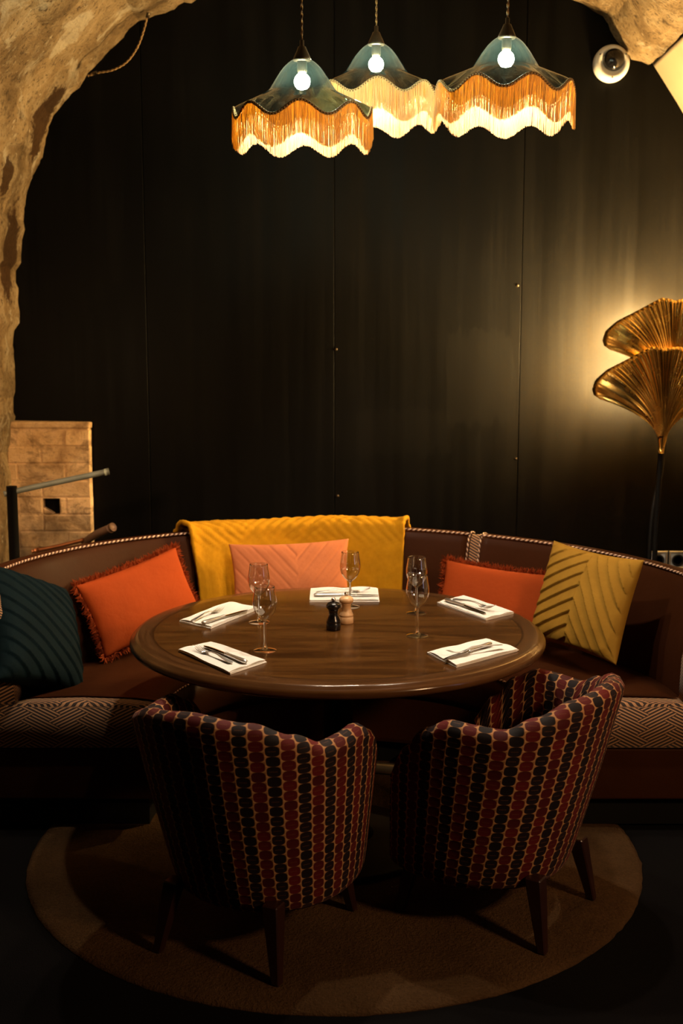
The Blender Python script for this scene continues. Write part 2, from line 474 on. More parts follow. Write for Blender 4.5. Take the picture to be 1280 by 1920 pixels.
def m_emit(name, color, strength):
    t = NT(name); e = t.n('Emission'); e.inputs[0].default_value = (*color, 1); e.inputs[1].default_value = strength
    return t.done(e.outputs[0])
M['bulb'] = m_emit('pendant_bulb', (1.0, .83, .62), PENDANT_STRENGTH)
M['leaf_bulb'] = m_emit('leaf_lamp_bulb', (1.0, .66, .26), FLOOR_LAMP_STRENGTH)

def m_fringe(name, dcol, tcol, fac):
    t = NT(name); u, v, z = t.sep(t.uv())
    r = t.n('TexWhiteNoise', noise_dimensions='1D'); t.l(u, r.inputs['W'])
    hs = t.n('HueSaturation'); hs.inputs['Color'].default_value = (*tcol, 1)
    t.l(t.math('ADD', t.math('MULTIPLY', r.outputs['Value'], 1.2), .4), hs.inputs['Value'])
    df = t.n('BsdfDiffuse'); df.inputs[0].default_value = (*dcol, 1)
    tl = t.n('BsdfTranslucent'); t.l(hs.outputs[0], tl.inputs[0])
    m = t.n('MixShader'); m.inputs[0].default_value = fac
    t.l(df.outputs[0], m.inputs[1]); t.l(tl.outputs[0], m.inputs[2])
    return t.done(m.outputs[0])
M['fringe'] = m_fringe('gold_silk_fringe', (.50, .335, .165), (.52, .185, .006), .20)

def m_brass():
    t = NT('pleated_brass'); o = t.obj(); u, v, z = t.sep(t.uv())
    cb = t.n('CombineXYZ'); t.l(t.math('MULTIPLY', u, 60), cb.inputs[0]); t.l(t.math('MULTIPLY', v, 2), cb.inputs[1])
    a = t.noise(cb.outputs[0], 1.0, 5, .6)
    c = t.ramp(a, [(.3, (.55, .30, .06)), (.6, (.88, .56, .16)), (.8, (.95, .68, .26))])
    rr = t.ramp(t.noise(o, 20, 5), [(.3, (.20,)*3), (.7, (.30,)*3)])
    nm = t.bump(a, .25, .004)
    return t.done(t.bsdf(c, rr, 1.0, nm))
M['brass'] = m_brass()

# ------------------------------------------------------------------ the room
WALL_Y = 5.40
# outline of the vault where it meets the black wall (left floor -> crown -> right haunch), (x, z)
outline_px = [(28, 1010), (29, 900), (31, 790), (28, 700), (26, 610), (25, 540), (30, 470), (46, 400), (66, 315), (92, 245), (125, 190),
              (165, 146), (208, 100), (243, 52), (280, 28), (345, 0), (440, -42), (560, -70), (700, -78), (840, -68), (960, -40),
              (1070, 0), (1120, 30), (1160, 74), (1200, 112), (1216, 118)]
OUT = [at_y(px, py, WALL_Y) for px, py in outline_px]
OUT = [Vector((p.x, p.z)) for p in OUT]
OUT[0].y = 0.0
# resample evenly
_pts = spline([(p.x, p.y, 0) for p in OUT], 600)
_len = [0]
for a, b in zip(_pts, _pts[1:]): _len.append(_len[-1]+(b-a).length)
ARC = _len[-1]
def arc(s):
    s = max(0, min(ARC-1e-6, s))
    lo, hi = 0, len(_len)-1
    while hi-lo > 1:
        m = (lo+hi)//2
        if _len[m] <= s: lo = m
        else: hi = m
    t = (s-_len[lo])/max(1e-9, _len[hi]-_len[lo])
    p = _pts[lo].lerp(_pts[hi], t)
    a = _pts[max(0, lo-6)]; b = _pts[min(len(_pts)-1, hi+6)]
    tg = (b-a).normalized()
    return p, Vector((tg.y, -tg.x, 0))      # inward normal (towards the room)
def vault_point(s, y, off):
    p, nrm = arc(s)
    return Vector((p.x+nrm.x*off, y, p.y+nrm.y*off))
def rough(P, amp=.035):
    return amp*fbm((P.x*1.6, P.y*1.6, P.z*1.6), 5)+amp*.45*fbm((P.x*6, P.y*6, P.z*6+9), 4)

# stains on the left flank, at world places
def flank(px, py, y): return at_y(px, py, y)
STAINS += [((-1.335, 5.26, 2.66), (.20, .13, .20), (0, 0, 0)), ((-1.50, 5.25, 2.09), (.12, .09, .24), (0, 0, 0)),
           ((-1.56, 5.0, 1.62), (.12, .08, .20), (0, 0, 0)), ((-1.37, 4.95, 2.35), (.1, .06, .10), (0, 0, 0))]
M['vault'] = m_vault('vault_stone')

VY0 = 2.75
# mortar shell of the vault
ns, ny = 150, 60
V = []
for i in range(ns):
    s = ARC*i/(ns-1)
    for j in range(ny):
        y = VY0+(WALL_Y+.05-VY0)*j/(ny-1)
        P = vault_point(s, y, 0); V.append(vault_point(s, y, rough(P)))
n0 = len(V)
for i in range(ns):
    s = ARC*i/(ns-1)
    for j in (0, ny-1):
        y = VY0+(WALL_Y+.05-VY0)*j/(ny-1)
        V.append(vault_point(s, y, -.35))
F = grid_faces(ns, ny)
for i in range(ns-1):
    F.append((i*ny, n0+2*i, n0+2*(i+1), (i+1)*ny)); F.append((n0+2*i, n0+2*i+1, n0+2*i+3, n0+2*i+2))
e = (ns-1)*ny
F.append(tuple([e+j for j in range(ny)]+[n0+2*(ns-1)+1, n0+2*(ns-1)]))
ceil = mesh('ceiling', V, F, M['vault'])
finish(ceil, 'rough stone barrel vault with pale lime mortar arching over the table', None, None, 'structure')
# single stones bedded in the mortar, only as far as the view reaches
row = 0
s = 1.15
while s < ARC-.12:
    ht = random.uniform(.20, .32); ht = min(ht, ARC-.02-s)
    if ht < .1: break
    y = WALL_Y+.03
    y -= random.uniform(0, .12)
    first = True
    while y > 3.3:
        ln = random.uniform(.26, .52)
        y1 = WALL_Y+.03 if first else y
        y0 = y-ln; first = False
        nu, nv = 6, 7
        V = []
        jig = random.uniform(0, 100); lift = random.uniform(.002, .016)
        for i in range(nu):
            for j in range(nv):
                u = i/(nu-1); v = j/(nv-1)
                ss = s+.006+(ht-.012)*u; yy = y0+.006+(y1-y0-.012)*v
                ss += .022*noise.noise((ss*5, yy*5, jig)); 
                if j < nv-1: yy += .022*noise.noise((ss*5, yy*5, jig+7))
                eu = min(u, 1-u)*2; ev = min(v, 1-v)*2
                if y1 > WALL_Y and v > .5: ev = 1
                e_ = min(eu, ev)
                prof = (lift+.010*noise.noise((ss*7, yy*7, jig))) if e_ > .01 else -.010
                P = vault_point(ss, yy, 0)
                V.append(vault_point(ss, min(yy, WALL_Y+.04), rough(P)+prof))
        mesh('stone', V, grid_faces(nu, nv), M['vault'], ceil)
        y = y0
    s += ht

# plastered lower haunch on the right, set back from the stone
def plaster(px, py): 
    p = at_y(px, py, WALL_Y); return (p.x, p.z)
pl = [plaster(1222, 118), plaster(1252, 166), plaster(1282, 216), plaster(1330, 310), plaster(1365, 420), plaster(1380, 540), plaster(1384, 700)]
pl.append((pl[-1][0], 0.0))
V = []
seg = spline([(a, b, 0) for a, b in pl], 40)
for p in seg:
    for y in (VY0, WALL_Y+.05): V.append((p.x, y, p.y))
for p in seg:
    for y in (VY0, WALL_Y+.05): V.append((p.x+.3, y, p.y+(.12 if p.y > 2 else 0)))
n = len(seg)*2
F = []
for i in range(len(seg)-1):
    F.append((2*i, 2*i+1, 2*i+3, 2*i+2)); F.append((n+2*i, n+2*i+2, n+2*i+3, n+2*i+1))
    F.append((2*i, 2*i+2, n+2*i+2, n+2*i)); F.append((2*i+1, n+2*i+1, n+2*i+3, 2*i+3))
F.append((0, n, n+1, 1))
wr = mesh('wall_right', V, F, M['cream_plaster'], None, None, True)
finish(wr, 'smooth cream plaster below the stone at the upper right', None, None, 'structure')

# black back wall: panels side by side on a backing, with joints between them
wb = empty('wall_back', (0, WALL_Y, 0), 0, 'black painted panel wall closing the vault behind the banquette', None, None, 'structure')
mesh('backing', *bevel_box(-2.3, 2.3, WALL_Y+.03, WALL_Y+.10, -.02, 3.7, 0), M['black_metal'], wb, None, False, True)
xs = [-1.775, -.905, -.033, .833, 1.703, 2.25]
for a, b in zip(xs, xs[1:]):
    V, F = bevel_box(a+.0015, b-.0015, WALL_Y, WALL_Y+.035, 0, 3.65, .0015)
    mesh('panel', V, F, M['wall'], wb, None, False, True)
for px, py in ((625, 655), (965, 535), (628, 930), (962, 860)):
    p = at_y(px, py, WALL_Y)
    V, F, U = lathe([(0, .004), (.004, .0038), (.0065, .002), (.007, 0)], 14)
    R = Matrix.Translation((p.x+.012, WALL_Y, p.z)) @ Matrix.Rotation(PI/2, 4, 'X')
    mesh('screw', [R @ Vector(v) for v in V], F, M['dark_bronze'], wb, None, True, True)

fl = mesh('floor', *bevel_box(-3.2, 3.6, -1.0, 5.5, -.06, 0, 0), M['floor'], None, None, False)
finish(fl, 'dark charcoal carpet floor', None, None, 'structure')
# strip of pale door trim at the far left edge
tr = mesh('trim_1', *bevel_box(-1.62, -1.485, 4.74, 4.78, 0, .93, .004), M['cream_plaster'], None, None, False)
finish(tr, 'pale painted trim at the left edge beside the black post', None, None, 'structure')

# ------------------------------------------------------------------ brick pier
_c = at_y(166, 791, 5.335)
bx0, bx1, by0, by1, bz1 = -1.56, _c.x, 5.335, WALL_Y-.003, _c.z
pier = empty('brick_pier', (-1.36, 5.33, 0), 0, 'limewashed low brick pier at the left with a broken brick', 'pier')
ch = .080
rows = [bz1-.035-ch*i for i in range(17)]       # tops of courses
hole_row, hx0, hx1 = 4, at_y(80, 940, 5.335).x, at_y(112, 940, 5.335).x
core = MB()
zt = rows[hole_row]; zb = zt-ch
core.add(*bevel_box(bx0, bx1-.004, by0+.048, by1, 0, bz1-.02, 0))
core.add(*bevel_box(bx0, bx1-.004, by0+.0015, by0+.050, 0, zb, 0))
core.add(*bevel_box(bx0, bx1-.004, by0+.0015, by0+.050, zt-.004, bz1-.02, 0))
core.add(*bevel_box(bx0, hx0, by0+.0015, by0+.050, zb, zt-.004, 0))
core.add(*bevel_box(hx1, bx1-.004, by0+.0015, by0+.050, zb, zt-.004, 0))
core.build('mortar_core', M['mortar'], pier, False, True)
V, F = bevel_box(bx0, bx1+.004, by0-.008, by1, bz1-.03, bz1, .008, 2)
V = [Vector((v.x, v.y, v.z+.006*noise.noise((v.x*9, v.y*9, 3)))) for v in V]
mesh('cap_slab', V, F, M['brick'], pier, None, False, True)
for i, zt_ in enumerate(rows):
    if zt_-ch < .45: break
    x = bx1 - (0 if i % 2 else .11)
    edges = [bx1]
    if i % 2 == 0: edges.append(bx1-.115)
    while edges[-1] > bx0: edges.append(edges[-1]-.225)
    edges[-1] = bx0
    for a, b in zip(edges, edges[1:]):
        segs = [(b, a)]
        if i == hole_row and b < hx1 and a > hx0:
            segs = [(b, hx0-.0), (hx1, a)]
            segs = [q for q in segs if q[1]-q[0] > .02]
        for q0, q1 in segs:
            jy = random.uniform(-.0025, .0015)
            V, F = bevel_box(q0+.0025, q1-.0025 if q1 < bx1-.001 else q1, by0+jy, by0+.048, zt_-ch+.003, zt_-.003, .004)
            V = [Vector((v.x+.004*noise.noise((v.x*17, v.z*17, i)), v.y+.004*noise.noise((v.x*13, v.z*13, i+5)), v.z+.003*noise.noise((v.x*15, v.z*15, i+9)))) for v in V]
            mesh('brick', V, F, M['brick'], pier, None, False, True)
hv = bevel_box(hx0+.001, hx1-.001, by0+.040, by0+.047, zb+.001, zt-.005, 0)
mesh('hole_shade', *hv, M['soot_hole_shade'], pier, None, False, True)  # black box at the back of the hole, painted shade
V, F = bevel_box(hx0, hx0+.05, by0+.004, by0+.045, zb, zb+.034, .004)
V = [Vector((v.x, v.y, v.z-(v.x-hx0)*.62 if v.z > zb+.02 else v.z)) for v in V]
mesh('brick', V, F, M['brick'], pier, None, False, True)
# ------------------------------------------------------------------ pipes at the left
def pipe(name, pts, r, mat, label, collars=()):
    root = empty(name, pts[0], 0, label, 'pipe')
    V, F, U = tube(spline(pts, 24) if len(pts) > 2 else pts, r, 14)
    mesh('pipe_run', V, F, mat, root, None, True, True)
    for t_, rr, ln in collars:
        a = Vector(pts[0]).lerp(Vector(pts[-1]), t_); d = (Vector(pts[-1])-Vector(pts[0])).normalized()
        V, F, U = tube([a-d*ln/2, a+d*ln/2], rr, 14)
        mesh('collar', V, F, mat, root, None, True, True)
    return root
pipe('handrail_pipe', [at_y(8, 926, 4.80), at_y(70, 912, 4.82), at_y(203, 884, 4.88)], .0125, M['grey_pipe'],
     'grey painted pipe slanting across the brick pier', ((.985, .0145, .02),))
post_top = at_y(22, 918, 4.80)
pipe('black_post', [(post_top.x, 4.80, 0), (post_top.x, 4.80, post_top.z+.015)], .022, M['black_metal'], 'black upright post under the grey pipe at left edge')
pipe('rusty_pipe', [at_y(158, 1018, 4.95), at_y(178, 1003, 4.90), at_y(212, 988, 4.85)], .017, M['rust_pipe'],
     'short rusty pipe end rising behind the left of the banquette', ((.95, .020, .02),))
pipe('copper_pipe', [at_y(60, 1034, 4.93), at_y(110, 1024, 4.93), at_y(158, 1012, 4.93)], .009, M['copper_pipe'],
     'thin copper pipe low against the brick pier', ((.1, .011, .02),))
# cable loop on the vault
cb = empty('cable', at_y(275, 35, 5.2), 0, 'thin brown cable hanging in a loop under the left of the vault', 'cable')
V, F, U = tube(spline([at_y(277, 26, 5.24), at_y(270, 55, 5.25), at_y(258, 88, 5.25), at_y(238, 116, 5.25), at_y(212, 131, 5.25), at_y(186, 136, 5.26), at_y(165, 142, 5.28)], 40), .0042, 8)
mesh('cable_run', V, F, M['cord'], cb, U, True, True)
for a, b in (((278, 24, 5.24), (276, 34, 5.24)), ((172, 139, 5.28), (182, 136, 5.26))):
    V, F, U = tube([at_y(*a), at_y(*b)], .008, 8); mesh('clip', V, F, M['dark_bronze'], cb, None, True, True)

# ------------------------------------------------------------------ dome camera
dc = at_y(1143, 122, WALL_Y)
cam_root = empty('dome_camera', dc, 0, 'white round security camera with black dome high on the wall', 'camera')
R = Matrix.Translation(Vector((dc.x, WALL_Y-.002, dc.z))) @ Matrix.Rotation(PI/2, 4, 'X')
def wl(prof, n=48, M_=R): 
    V, F, U = lathe(prof, n); return [M_ @ Vector(v) for v in V], F
mesh('housing', *wl([(0, 0), (.075, 0), (.080, .006), (.080, .030), (.077, .046), (.068, .055), (.056, .058), (.052, .052), (.05, .05), (0, .05)]), M['white_plastic'], cam_root, None, True, True)
T2 = R @ Matrix.Translation((.004, .010, .05))
mesh('dome', *wl([(.049*math.cos(a*PI/24), .045*math.sin(a*PI/24)) for a in range(0, 13)], 40, T2), M['black_dome'], cam_root, None, True, True)
for k in range(3):
    a = PI/2+PI+k*2*PI/3
    T3 = R @ Matrix.Translation((.066*math.cos(a), .066*math.sin(a), .0545))
    mesh('screw', *wl([(.0035, 0), (.0035, .003), (0, .003)], 12, T3), M['black_plastic'], cam_root, None, True, True)

# ------------------------------------------------------------------ socket on the wall
sp = at_y(1251, 1050, WALL_Y)
so = empty('wall_socket', sp, 0, 'double black wall socket in a silver frame low behind the floor lamp', 'socket')
for dx in (-.047, .047):
    fr = MB()
    for (a, b, c, d) in ((-.045, .045, .033, .045), (-.045, .045, -.045, -.033), (-.045, -.033, -.033, .033), (.033, .045, -.033, .033)):
        fr.add(*bevel_box(sp.x+dx+a, sp.x+dx+b, WALL_Y-.012, WALL_Y, sp.z+c, sp.z+d, .002))
    fr.build('frame', M['chrome'], so, False, True)
    mesh('insert', *bevel_box(sp.x+dx-.034, sp.x+dx+.034, WALL_Y-.008, WALL_Y, sp.z-.034, sp.z+.034, .001), M['white_plastic'], so, None, False, True)
    Rr = Matrix.Translation((sp.x+dx, WALL_Y-.009, sp.z)) @ Matrix.Rotation(PI/2, 4, 'X')
    mesh('outlet', *wl([(.0, .0), (.020, 0.0), (.028, .003), (.030, 0)], 28, Rr), M['black_plastic'], so, None, True, True)

# ------------------------------------------------------------------ floor lamp with two ginkgo leaves
def leaf_mesh(nu=121, nv=26):
    rim = [(-1.0, (-.262, .178)), (-.985, (-.284, .196)), (-.965, (-.292, .224)), (-.93, (-.283, .262)), (-.86, (-.237, .306)), (-.64, (-.172, .340)), (-.42, (-.115, .372)), (-.22, (-.069, .397)), (-.1, (-.03, .393)), (0, (0, .386))]
    V = []; UV = []
    def rimpt(a):
        if a > 0: x, z = rimpt(-a); return -x, z+.004
        for (p, q), (r_, s_) in zip(rim, rim[1:]):
            if a <= r_:
                t = (a-p)/(r_-p); return q[0]+(s_[0]-q[0])*t, q[1]+(s_[1]-q[1])*t
        return rim[-1][1]
    for i in range(nu):
        a = -1+2*i/(nu-1)
        X, Z = rimpt(a)
        for j in range(nv):
            t = j/(nv-1)
            x = X*(.94*t**1.85+.06*t)+.021*math.sin(a*PI/2)*(1-t); z = Z*t
            pl = (.0050+.002*math.sin(a*37))*min(1, t*1.3)*math.sin(a*PI*30+1.2*math.sin(a*9))
            y = pl+.10*(x/.29)**2*t-.05*t*(1-abs(a)**2)-.018*math.cos(a*PI/2)*(1-t)+.018*math.sin(a*PI*2.5)*t*t
            V.append((x, y, z)); UV.append((a, t))
    return V, grid_faces(nu, nv), UV
lamp = empty('floor_lamp', (1.36, 4.93, 0), 0, 'brass floor lamp with two pleated ginkgo leaf shades glowing on the wall', 'lamp')
V, F, U = lathe([(0, 0), (.15, 0), (.155, .006), (.15, .014), (.03, .02), (.012, .028), (0, .028)], 40)
mesh('base', V, F, M['black_metal'], lamp)
lo = at_y(1241, 823, 4.93); up = at_y(1256, 730, 5.06)
def leaf(origin, roll, sc, nm):
    Lv, Lf, Lu = leaf_mesh()
    T = Matrix.Translation(origin) @ Matrix.Rotation(roll, 4, 'Y') @ Matrix.Rotation(-.10, 4, 'X') @ Matrix.Scale(sc, 4)
    o = mesh(nm, [T @ Vector(v) for v in Lv], Lf, M['brass'], lamp, Lu, True, True)
    md = o.modifiers.new('thick', 'SOLIDIFY'); md.thickness = .0018
    return o
leaf_lo = leaf(lo, .0, .98, 'leaf_shade'); leaf_up = leaf(up, .02, .98, 'leaf_shade')
for o_, b_ in ((lo, leaf_lo), (up, leaf_up)):
    V, F, U = tube([o_+Vector((0, .002, .012)), o_+Vector((0, .001, .0)), o_+Vector((-.001, 0, -.03)), o_+Vector((-.003, 0, -.062))], [.0205, .0200, .0135, .0115], 16)
    mesh('neck', V, F, M['brass'], lamp, None, True, True)
V, F, U = tube(spline([lo+Vector((-.003, 0, -.055)), (1.368, 4.93, .85), (1.36, 4.93, .02)], 14), .0115, 12)
mesh('pole', V, F, M['black_metal'], lamp, None, True, True)
V, F, U = tube(spline([up+Vector((-.003, 0, -.055)), up+Vector((-.03, -.02, -.35)), (1.352, 4.955, .85), (1.35, 4.945, .02)], 20), .0095, 12)
mesh('pole', V, F, M['black_metal'], lamp, None, True, True)
for o_, dz, dy in ((lo, .20, .135), (up, .20, .185)):
    c = o_+Vector((0.0, dy, dz))
    V, F, U = lathe([(0, -.03), (.018, -.026), (.03, -.008), (.032, .008), (.022, .028), (.012, .04), (.012, .05), (0, .05)], 18)
    mesh('bulb', [Vector(v)+c for v in V], F, M['leaf_bulb'], lamp, None, True, True)
    V, F, U = lathe([(0, -.046), (.022, -.044), (.040, -.028), (.048, -.016), (.051, -.006), (.0495, -.006), (.046, -.016), (.038, -.027), (.02, -.041), (0, -.042)], 28)
    mesh('added_bulb_shield', [Vector(v)+c for v in V], F, M['brass'], lamp, None, True, True)  # cup added round the bulb to cut its light down the wall
    V, F, U = tube([c+Vector((0, 0, -.040)), o_+Vector((0, .012, .02))], .008, 10)
    mesh('bulb_holder', V, F, M['black_metal'], lamp, None, True, True)

# ------------------------------------------------------------------ round rug
def build_rug():
    V = []; UV = []; n = 220
    R0 = 1.0; C = (-.022, 3.655)
    rings = [(0, .012), (.3, .012), (.6, .012), (.85, .012), (.96, .012), (.985, .010), (1.0, .003), (1.0, .0)]
    for k, (f, z) in enumerate(rings):
        for i in range(n):
            a = 2*PI*i/n
            r = R0*f*(1+(.004*noise.noise((math.cos(a)*24, math.sin(a)*24, 1))+.003*noise.noise((math.cos(a)*60, math.sin(a)*60, 1)) if f > .9 else 0))
            V.append((C[0]+r*math.cos(a), C[1]+r*math.sin(a), z))
    F = []
    for k in range(len(rings)-1):
        for i in range(n): F.append((k*n+i, k*n+(i+1) % n, (k+1)*n+(i+1) % n, (k+1)*n+i))
    return mesh('round_rug', V, [f[::-1] for f in F], M['rug'])
finish(build_rug(), 'round beige pile rug on the dark carpet under table and chairs', 'rug')

# ------------------------------------------------------------------ banquette
BC = Vector((.03, 3.80)); KX, KY = 1.081, .975
END_Y = 3.80
def bq(r, phi, z, dy=0):
    c = math.cos(phi)                    # the back dips a little towards its right end
    z -= .040*max(0, c)*max(0, min(1, (z-.5)/.4))
    return Vector((BC.x+r*c*KX, BC.y+r*math.sin(phi)*KY+dy, z))
def sweep(prof, p0, p1, n, closed=True, wob=0.0):
    V = []; UV = []
    m = len(prof); L = [0]
    for a, b in zip(prof, prof[1:]): L.append(L[-1]+math.dist(a, b))
    for i in range(n):
        ph = p0+(p1-p0)*i/(n-1)
        for k, (r, z) in enumerate(prof):
            P = bq(r, ph, z)
            if wob: P.z += wob*noise.noise((P.x*4, P.y*4, P.z*4))
            V.append(P); UV.append((ph*1.0, L[k]))
    F = [f[::-1] for f in grid_faces(n, m, False, closed)]
    if closed:
        F.append(tuple(range(m))); F.append(tuple(range((n-1)*m, n*m))[::-1])
    return V, F, UV
banq = empty('banquette', (BC.x, BC.y+.9, 0), 0, 'curved brown leather banquette wrapping the round table, edged with pale rope piping', 'banquette')
V, F, U = sweep([(.66, .013), (.645, .013), (.645, .118), (1.16, .118), (1.16, .013)], 0, PI, 70)
mesh('plinth', V, F, M['black_metal'], banq, U, False, True)
V, F, U = tube([bq(.50, .45+(PI-.9)*i/59, .036) for i in range(60)], .021, 12)
mesh('foot_rail', V, F, M['kick_metal'], banq, U, True, True)
for k in range(4):
    ph = .55+(PI-1.1)*k/3
    V, F, U = tube([bq(.50, ph, .04), bq(.65, ph, .06)], .011, 8)
    mesh('rail_bracket', V, F, M['black_metal'], banq, U, True, True)
V, F, U = sweep([(.585, .115), (.58, .13), (.58, .295), (1.20, .295), (1.20, .115)], 0, PI, 90)
mesh('base', V, F, M['leather'], banq, U, True, True).data.polygons.foreach_set('use_smooth', [False]*len(F))
seat_prof = [(.58, .300), (.565, .33), (.562, .40), (.575, .440), (.60, .456), (.68, .468), (.85, .474), (1.0, .468), (1.10, .45), (1.10, .30)]
V, F, U = sweep(seat_prof, 0.0, PI, 100, True, .006)
mesh('seat_cushion', V, F, M['leather'], banq, U, True, True)
back_prof = [(1.06, .40), (1.055, .46), (1.065, .60), (1.09, .75), (1.115, .845), (1.125, .872), (1.140, .888), (1.160, .893), (1.185, .888), (1.20, .87), (1.205, .80), (1.20, .40)]
# three upholstered sections of the back, a woven strip between them
def phi_of(px):      # angle of the back's rim seen at a column of the photograph
    best = min((abs(640+FPX*P.x/(P.y*math.cos(PITCH)-(P.z-CAMZ)*math.sin(PITCH))-px), k) for k in range(1, 400) for P in [bq(1.14, PI*k/400, .89)])
    return PI*best[1]/400
phS = phi_of(894)
phL = PI-phS
for a, b in ((0.0, phS-.020), (phS+.020, phL-.02), (phL+.02, PI)):
    n = max(16, int((b-a)*34))
    V, F, U = sweep(back_prof, a, b, n)
    # round the section's ends in towards the seam
    m = len(back_prof)
    mesh('backrest', V, F, M['leather'], banq, U, True, True)
for ph in (phS, phL):
    V, F, U = sweep([(r+.012*(1 if k < 7 else 0), z-.008) for k, (r, z) in enumerate(back_prof)], ph-.0235, ph+.0235, 6)
    mesh('woven_strip', V, F, M['weave'], banq, [(u*1.15, v) for u, v in U], True, True)
    for d in (-.022, .022):
        V, F, U = tube([bq(r-.004, ph+d, z+.002) for r, z in back_prof[1:10]], .0036, 8)
        mesh('piping', V, F, M['piping'], banq, U, True, True)
# rope piping: rim of the back, front of the seat
for a, b in ((0.0, phS-.018), (phS+.018, phL-.018), (phL+.018, PI)):
    n = max(20, int((b-a)*50))
    V, F, U = tube([bq(1.128, a+(b-a)*i/(n-1), .889) for i in range(n)], .0048, 8)
    mesh('piping', V, F, M['piping'], banq, U, True, True)
V, F, U = tube([bq(.578, .02+(PI-.04)*i/119, .450) for i in range(120)], .0042, 8)
mesh('piping', V, F, M['piping'], banq, U, True, True)
# woven end panels: seat end and back end on either side
def end_pillow(name, loop, y_front, y_back, mirror):
    """rounded panel with a closed (x,z) loop, UV in metres"""
    cx = sum(p[0] for p in loop)/len(loop); cz = sum(p[1] for p in loop)/len(loop)
    V = []; UV = []
    st = [(0, y_back), (0, y_front+.018), (.006, y_front+.006), (.018, y_front)]
    for d, y in st:
        for x, z in loop:
            L = math.hypot(x-cx, z-cz); k = (L-d)/L
            V.append((cx+(x-cx)*k, y, cz+(z-cz)*k)); UV.append((x, z+(y-y_front)*1.0))
    m = len(loop); F = []
    for k in range(len(st)-1):
        for i in range(m): F.append((k*m+i, k*m+(i+1) % m, (k+1)*m+(i+1) % m, (k+1)*m+i))
    F.append(tuple((len(st)-1)*m+i for i in range(m)))
    return mesh(name, V, F, M['weave'], banq, UV, True, True)
for sgn in (1, -1):
    lp = []
    pts = [(.555, .302), (.552, .36), (.56, .42), (.585, .446), (.70, .462), (.85, .468), (1.0, .464), (1.12, .452), (1.215, .44), (1.215, .302)]
    lp = [(BC.x+sgn*r*KX, z) for r, z in pts]
    end_pillow('seat_end_panel', lp, END_Y-.050, END_Y+.02, sgn)
    pts = [(1.045, .445), (1.05, .60), (1.08, .76), (1.105, .85), (1.125, .885), (1.16, .897), (1.195, .885), (1.212, .85), (1.215, .445)]
    lp = [(BC.x+sgn*r*KX, z) for r, z in pts]
    end_pillow('back_end_panel', lp, END_Y-.045, END_Y+.02, sgn)
    x0, x1 = sorted((BC.x+sgn*.585*KX, BC.x+sgn*1.205*KX))
    mesh('end_board', *bevel_box(x0, x1, END_Y-.040, END_Y+.02, .118, .298, .006, 2), M['leather'], banq, None, False, True)

# ------------------------------------------------------------------ cushions
def pillow(name, wdt, hgt, thk, mat, pleat=None, n=44, pinch=.07):
    V = []; UV = []
    def surf(sign):
        for i in range(n+1):
            for j in range(n+1):
                u = -1+2*i/n; v = -1+2*j/n
                x = u*wdt/2*(1-pinch*(1-v*v)*abs(u)); z = v*hgt/2*(1-pinch*(1-u*u)*abs(v))
                b = max(0, (1-u*u)*(1-v*v))
                d = thk/2*b**.42
                d += .004*noise.noise((x*9, z*9, sign*3+wdt*10))*min(1, b*4)
                d += .010*noise.noise((x*4, z*5, sign*5+hgt*31))*min(1, b*2)
                if pleat and sign > 0: d += pleat(x/(wdt/2), z/(hgt/2))*min(1, b*7)
                V.append(Vector((x, -sign*d, z))); UV.append((x, z))
    surf(1); surf(-1)
    N = (n+1)*(n+1)
    F = [f[::-1] for f in grid_faces(n+1, n+1)]
    F = grid_faces(n+1, n+1)+[tuple(i+N for i in f[::-1]) for f in grid_faces(n+1, n+1)]
    return V, F, UV

def cushion(kind_name, label, center, face, lean, roll, wdt, hgt, thk, mat, pleat=None, fringe=None, n=44, group='cushions along the banquette'):
    """face: direction (degrees, world) the cushion's front looks to; lean: tipped back; roll in its own plane"""
    root = empty(kind_name, center, 0, label, 'cushion', group)
    # local front is -Y; yaw so that -Y looks to 'face'
    yaw = math.radians(face)+PI/2
    Rm = Matrix.Rotation(yaw, 4, 'Z') @ Matrix.Rotation(-math.radians(lean), 4, 'X') @ Matrix.Rotation(math.radians(roll), 4, 'Y')
    root.rotation_euler = Rm.to_euler()
    V, F, U = pillow('cover', wdt, hgt, thk, mat, pleat, n)
    o = mesh('cover', V, F, mat, root, U)
    me = o.data
    bm = bmesh.new(); bm.from_mesh(me); bmesh.ops.remove_doubles(bm, verts=bm.verts, dist=1e-5)
    bmesh.ops.recalc_face_normals(bm, faces=bm.faces); bm.to_mesh(me); bm.free()
    if fringe:
        mb = MB(); rnd = random.Random(int(wdt*1000))
        per = []
        N = 150
        for sde in range(4):
            for k in range(N if sde % 2 == 0 else int(N*hgt/wdt)):
                t = -1+2*(k+rnd.random())/(N if sde % 2 == 0 else int(N*hgt/wdt))
                u, v, nx, nz = [(t, 1, 0, 1), (1, t, 1, 0), (t, -1, 0, -1), (-1, t, -1, 0)][sde]
                x = u*wdt/2*(1-.07*(1-v*v)*abs(u)); z = v*hgt/2*(1-.07*(1-u*u)*abs(v))
                per.append((x, z, nx, nz))
        for x, z, nx, nz in per:
            for q in range(3):
                L = rnd.uniform(.018, .036)
                d = Vector((nx+rnd.uniform(-.7, .7), rnd.uniform(-.7, .5), nz+rnd.uniform(-.7, .7))).normalized()
                sd = d.cross(Vector((rnd.random(), 1, rnd.random()))).normalized()*.0022
                a = Vector((x-nx*.006, 0, z-nz*.006)); b = a+d*L*.6; c = b+(d+Vector((rnd.uniform(-.8, .8), rnd.uniform(-.3, .3), rnd.uniform(-.8, .8)))).normalized()*L*.5
                mb.add([a-sd, a+sd, b+sd, b-sd, c], [(0, 1, 2, 3), (3, 2, 4)])
        f = mb.build('fringe', fringe, o); f['kind'] = 'stuff'
    return root

